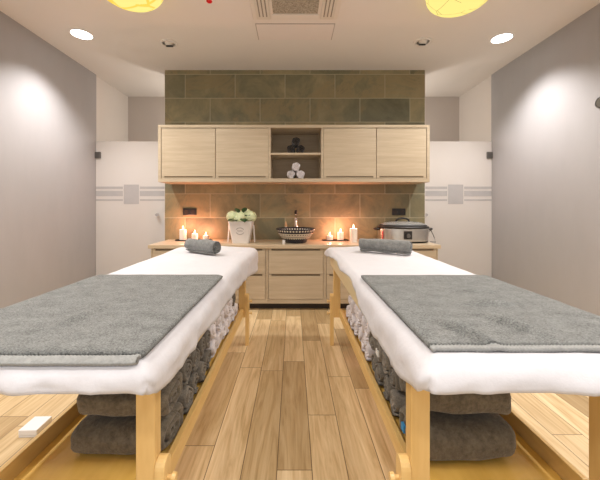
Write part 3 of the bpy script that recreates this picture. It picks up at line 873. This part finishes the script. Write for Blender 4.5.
    if key not in TM:
        TM['grey'] = [obj('rolled_towel', roll_bm(.052, Lr_, 3.1, sy=1.0, sz=1.02, seed=k + 1, wob=.005), M['roll'], smooth=True) for k in range(4)]
        TM['white'] = [obj('rolled_towel', roll_bm(.052, Lr_, 2.6, seed=k + 11, wob=.007), M['roll_white'], smooth=True) for k in range(3)]
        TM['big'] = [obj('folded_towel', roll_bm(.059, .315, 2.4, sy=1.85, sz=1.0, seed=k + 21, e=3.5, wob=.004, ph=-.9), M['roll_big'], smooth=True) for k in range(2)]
        TM['used'] = set()
    def put(kind, k, loc, rot, lab, grp, cat='towel', scale=None):
        src = TM[kind][k % len(TM[kind])]
        if src.name in TM['used']:
            o = src.copy(); COL.objects.link(o)
        else:
            o = src; TM['used'].add(src.name)
        o.location = loc; o.rotation_euler = rot
        o.scale = scale or (1, 1, 1)
        tag(o, lab, cat, grp)
        return o
    rnd = random.Random(3 if sg < 0 else 9)
    lay = ['bottom', 'middle', 'top']
    G1 = 'thick folded towels at the front of the %s shelf' % side
    y_big = 1.125 if sg < 0 else 1.095
    hb = .118 * (.90 if sg < 0 else 1.10)
    zb = SHELF + .001
    bx_c = d0 + (.086 if sg < 0 else .095) + .159
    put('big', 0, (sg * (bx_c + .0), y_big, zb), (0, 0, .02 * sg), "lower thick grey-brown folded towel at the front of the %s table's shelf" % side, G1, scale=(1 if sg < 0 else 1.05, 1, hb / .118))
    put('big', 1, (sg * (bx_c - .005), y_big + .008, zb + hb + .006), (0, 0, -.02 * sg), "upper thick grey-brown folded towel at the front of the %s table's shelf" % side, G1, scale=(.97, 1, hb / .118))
    G2 = 'grey rolled towels on the %s shelf' % side
    y0r = y_big + .112 + .056
    ng = 4
    pitch = .109; zp = .110
    for i in range(ng):
        for j in range(3):
            put('grey', i * 3 + j + (1 if sg > 0 else 0), (sg * (dc + rnd.uniform(-.003, .008)), y0r + pitch * i + rnd.uniform(-.001, .001), SHELF + .001 + zp * j),
                (0, 0, rnd.uniform(-.008, .008) + (PI if rnd.random() < .5 else 0)),
                "grey rolled towel, %s layer, %s roll from the front, %s table shelf" % (lay[j], ORD[i], side), G2)
    if sg > 0:
        b0 = [c for c in COL.objects if c.get('label', '').startswith('lower thick') and 'right' in c['label']][0]
        obj('blue_tag', box(BM(), -.1645, -.156, .02, .045, .035, .058), M['blue'], b0)
        g0 = [c for c in COL.objects if c.get('label', '') == 'grey rolled towel, middle layer, third roll from the front, right table shelf'][0]
        wx = -.171 if math.cos(g0.rotation_euler.z) > 0 else .164
        obj('white_tag', box(BM(), wx, wx + .007, -.02, .02, .03, .055), M['cotton_tag'], g0)
    # one or two tops above the thick towels
    put('grey', 2, (sg * dc, y_big - .055, zb + hb * 2 + .012), (0, 0, .01), "grey rolled towel lying on the thick folded towels of the %s shelf, front one" % side, G2)
    put('grey', 3, (sg * dc, y_big + .055, zb + hb * 2 + .012), (0, 0, PI), "grey rolled towel lying on the thick folded towels of the %s shelf, rear one" % side, G2)
    G3 = 'white rolled towels on the %s shelf' % side
    yw = y0r + pitch * ng + .004
    for i in range(7):
        for j in range(3 if i < (5 if sg > 0 else 4) else 2):
            if j == 1 and i > (4 if sg < 0 else 5): continue
            put('white', i + j, (sg * (dc + rnd.uniform(-.003, .008)), yw + pitch * i + rnd.uniform(-.001, .001), SHELF + .001 + zp * j),
                (0, 0, rnd.uniform(-.008, .008) + (PI if rnd.random() < .5 else 0)),
                "white rolled towel, %s white layer, %s from the front, %s table shelf" % (lay[j], ORD[i], side), G3)
    if sg < 0:
        put('grey', 1, (sg * dc, yw + pitch * 5.05, SHELF + .003 + zp), (0, 0, .02), 'lone grey rolled towel lying on top of the white rolls on the left shelf', None)
        towel_on_table(-.68, 2.36, TZ + .0085, math.radians(-36), .054, .325, 'grey rolled towel on white sheet at the head of the left massage table')
    else:
        towel_on_table(.685, 2.36, TZ + .0085, math.radians(-32), .054, .375, 'longer grey rolled towel on white sheet at the head of the right massage table')
    return t

build_table(-1, .335, 1.005, 'left')
build_table(1, .308, .985, 'right')

# small white box on the floor at left
t = thing('small_box', 'small flat white box lying on the plank floor beside the left massage table', 'box', (-1.262, 1.55, 0), math.radians(2))
obj('base', box(BM(), -.042, .042, -.05, .05, 0, .010), M['white'], t, bevel=.002)
obj('lid', box(BM(), -.043, .043, -.051, .051, .011, .036), M['white'], t, bevel=.003)

# ------------------------------------------------------------------ lights
def spot(x, y, z, e, size=120, blend=.8, col=(1, .93, .85), r=.07, tilt=(0, 0, 0)):
    l = bpy.data.lights.new('spot', 'SPOT'); l.energy = e; l.spot_size = math.radians(size); l.spot_blend = blend
    l.color = col; l.shadow_soft_size = r
    o = bpy.data.objects.new('spot', l); COL.objects.link(o); o.location = (x, y, z); o.rotation_euler = tilt
    return o
WARM = (1, .96, .92)
for x, y in ((-2.04, 3.05), (2.06, 3.12), (-2.04, 1.0), (2.06, 1.0)):
    spot(x, y, H - .03, 130, 116, .8, (1, .97, .96))
# fill spots added over the tables and behind the camera, without fittings
for x in (-1.1, 0.0, 1.1):
    for y in (.4, -.8):
        spot(x, y, H - .03, 54, 150, .9, WARM, .12)
for x, y in ((-1.21, 2.36), (1.265, 2.395)):
    spot(x, y, H - .19, 74, 172, .6, (1, .94, .85), .2)
# unseen point lights added in the alcoves to light the frosted doors
for x in (-1.25, 1.3):
    l = bpy.data.lights.new('shower_light', 'POINT'); l.energy = 13; l.color = (1, .93, .85); l.shadow_soft_size = .1
    o = bpy.data.objects.new('shower_light', l); COL.objects.link(o); o.location = (x, 4.42, 2.1)
for x, y, z, p in FL:
    l = bpy.data.lights.new('candle_light', 'POINT'); l.energy = 3.2 * p; l.color = (1, .38, .24); l.shadow_soft_size = .012
    o = bpy.data.objects.new('candle_light', l); COL.objects.link(o); o.location = (x, y, z + .01)

w = bpy.data.worlds.new('room light'); SC.world = w; w.use_nodes = True
bg = w.node_tree.nodes['Background']; bg.inputs[0].default_value = (1.0, .98, .97, 1); bg.inputs[1].default_value = .80

SC.view_settings.view_transform = 'Standard'; SC.view_settings.look = 'None'
SC.view_settings.gamma = 1.0; SC.view_settings.exposure = 0.08
SC.view_settings.use_curve_mapping = False
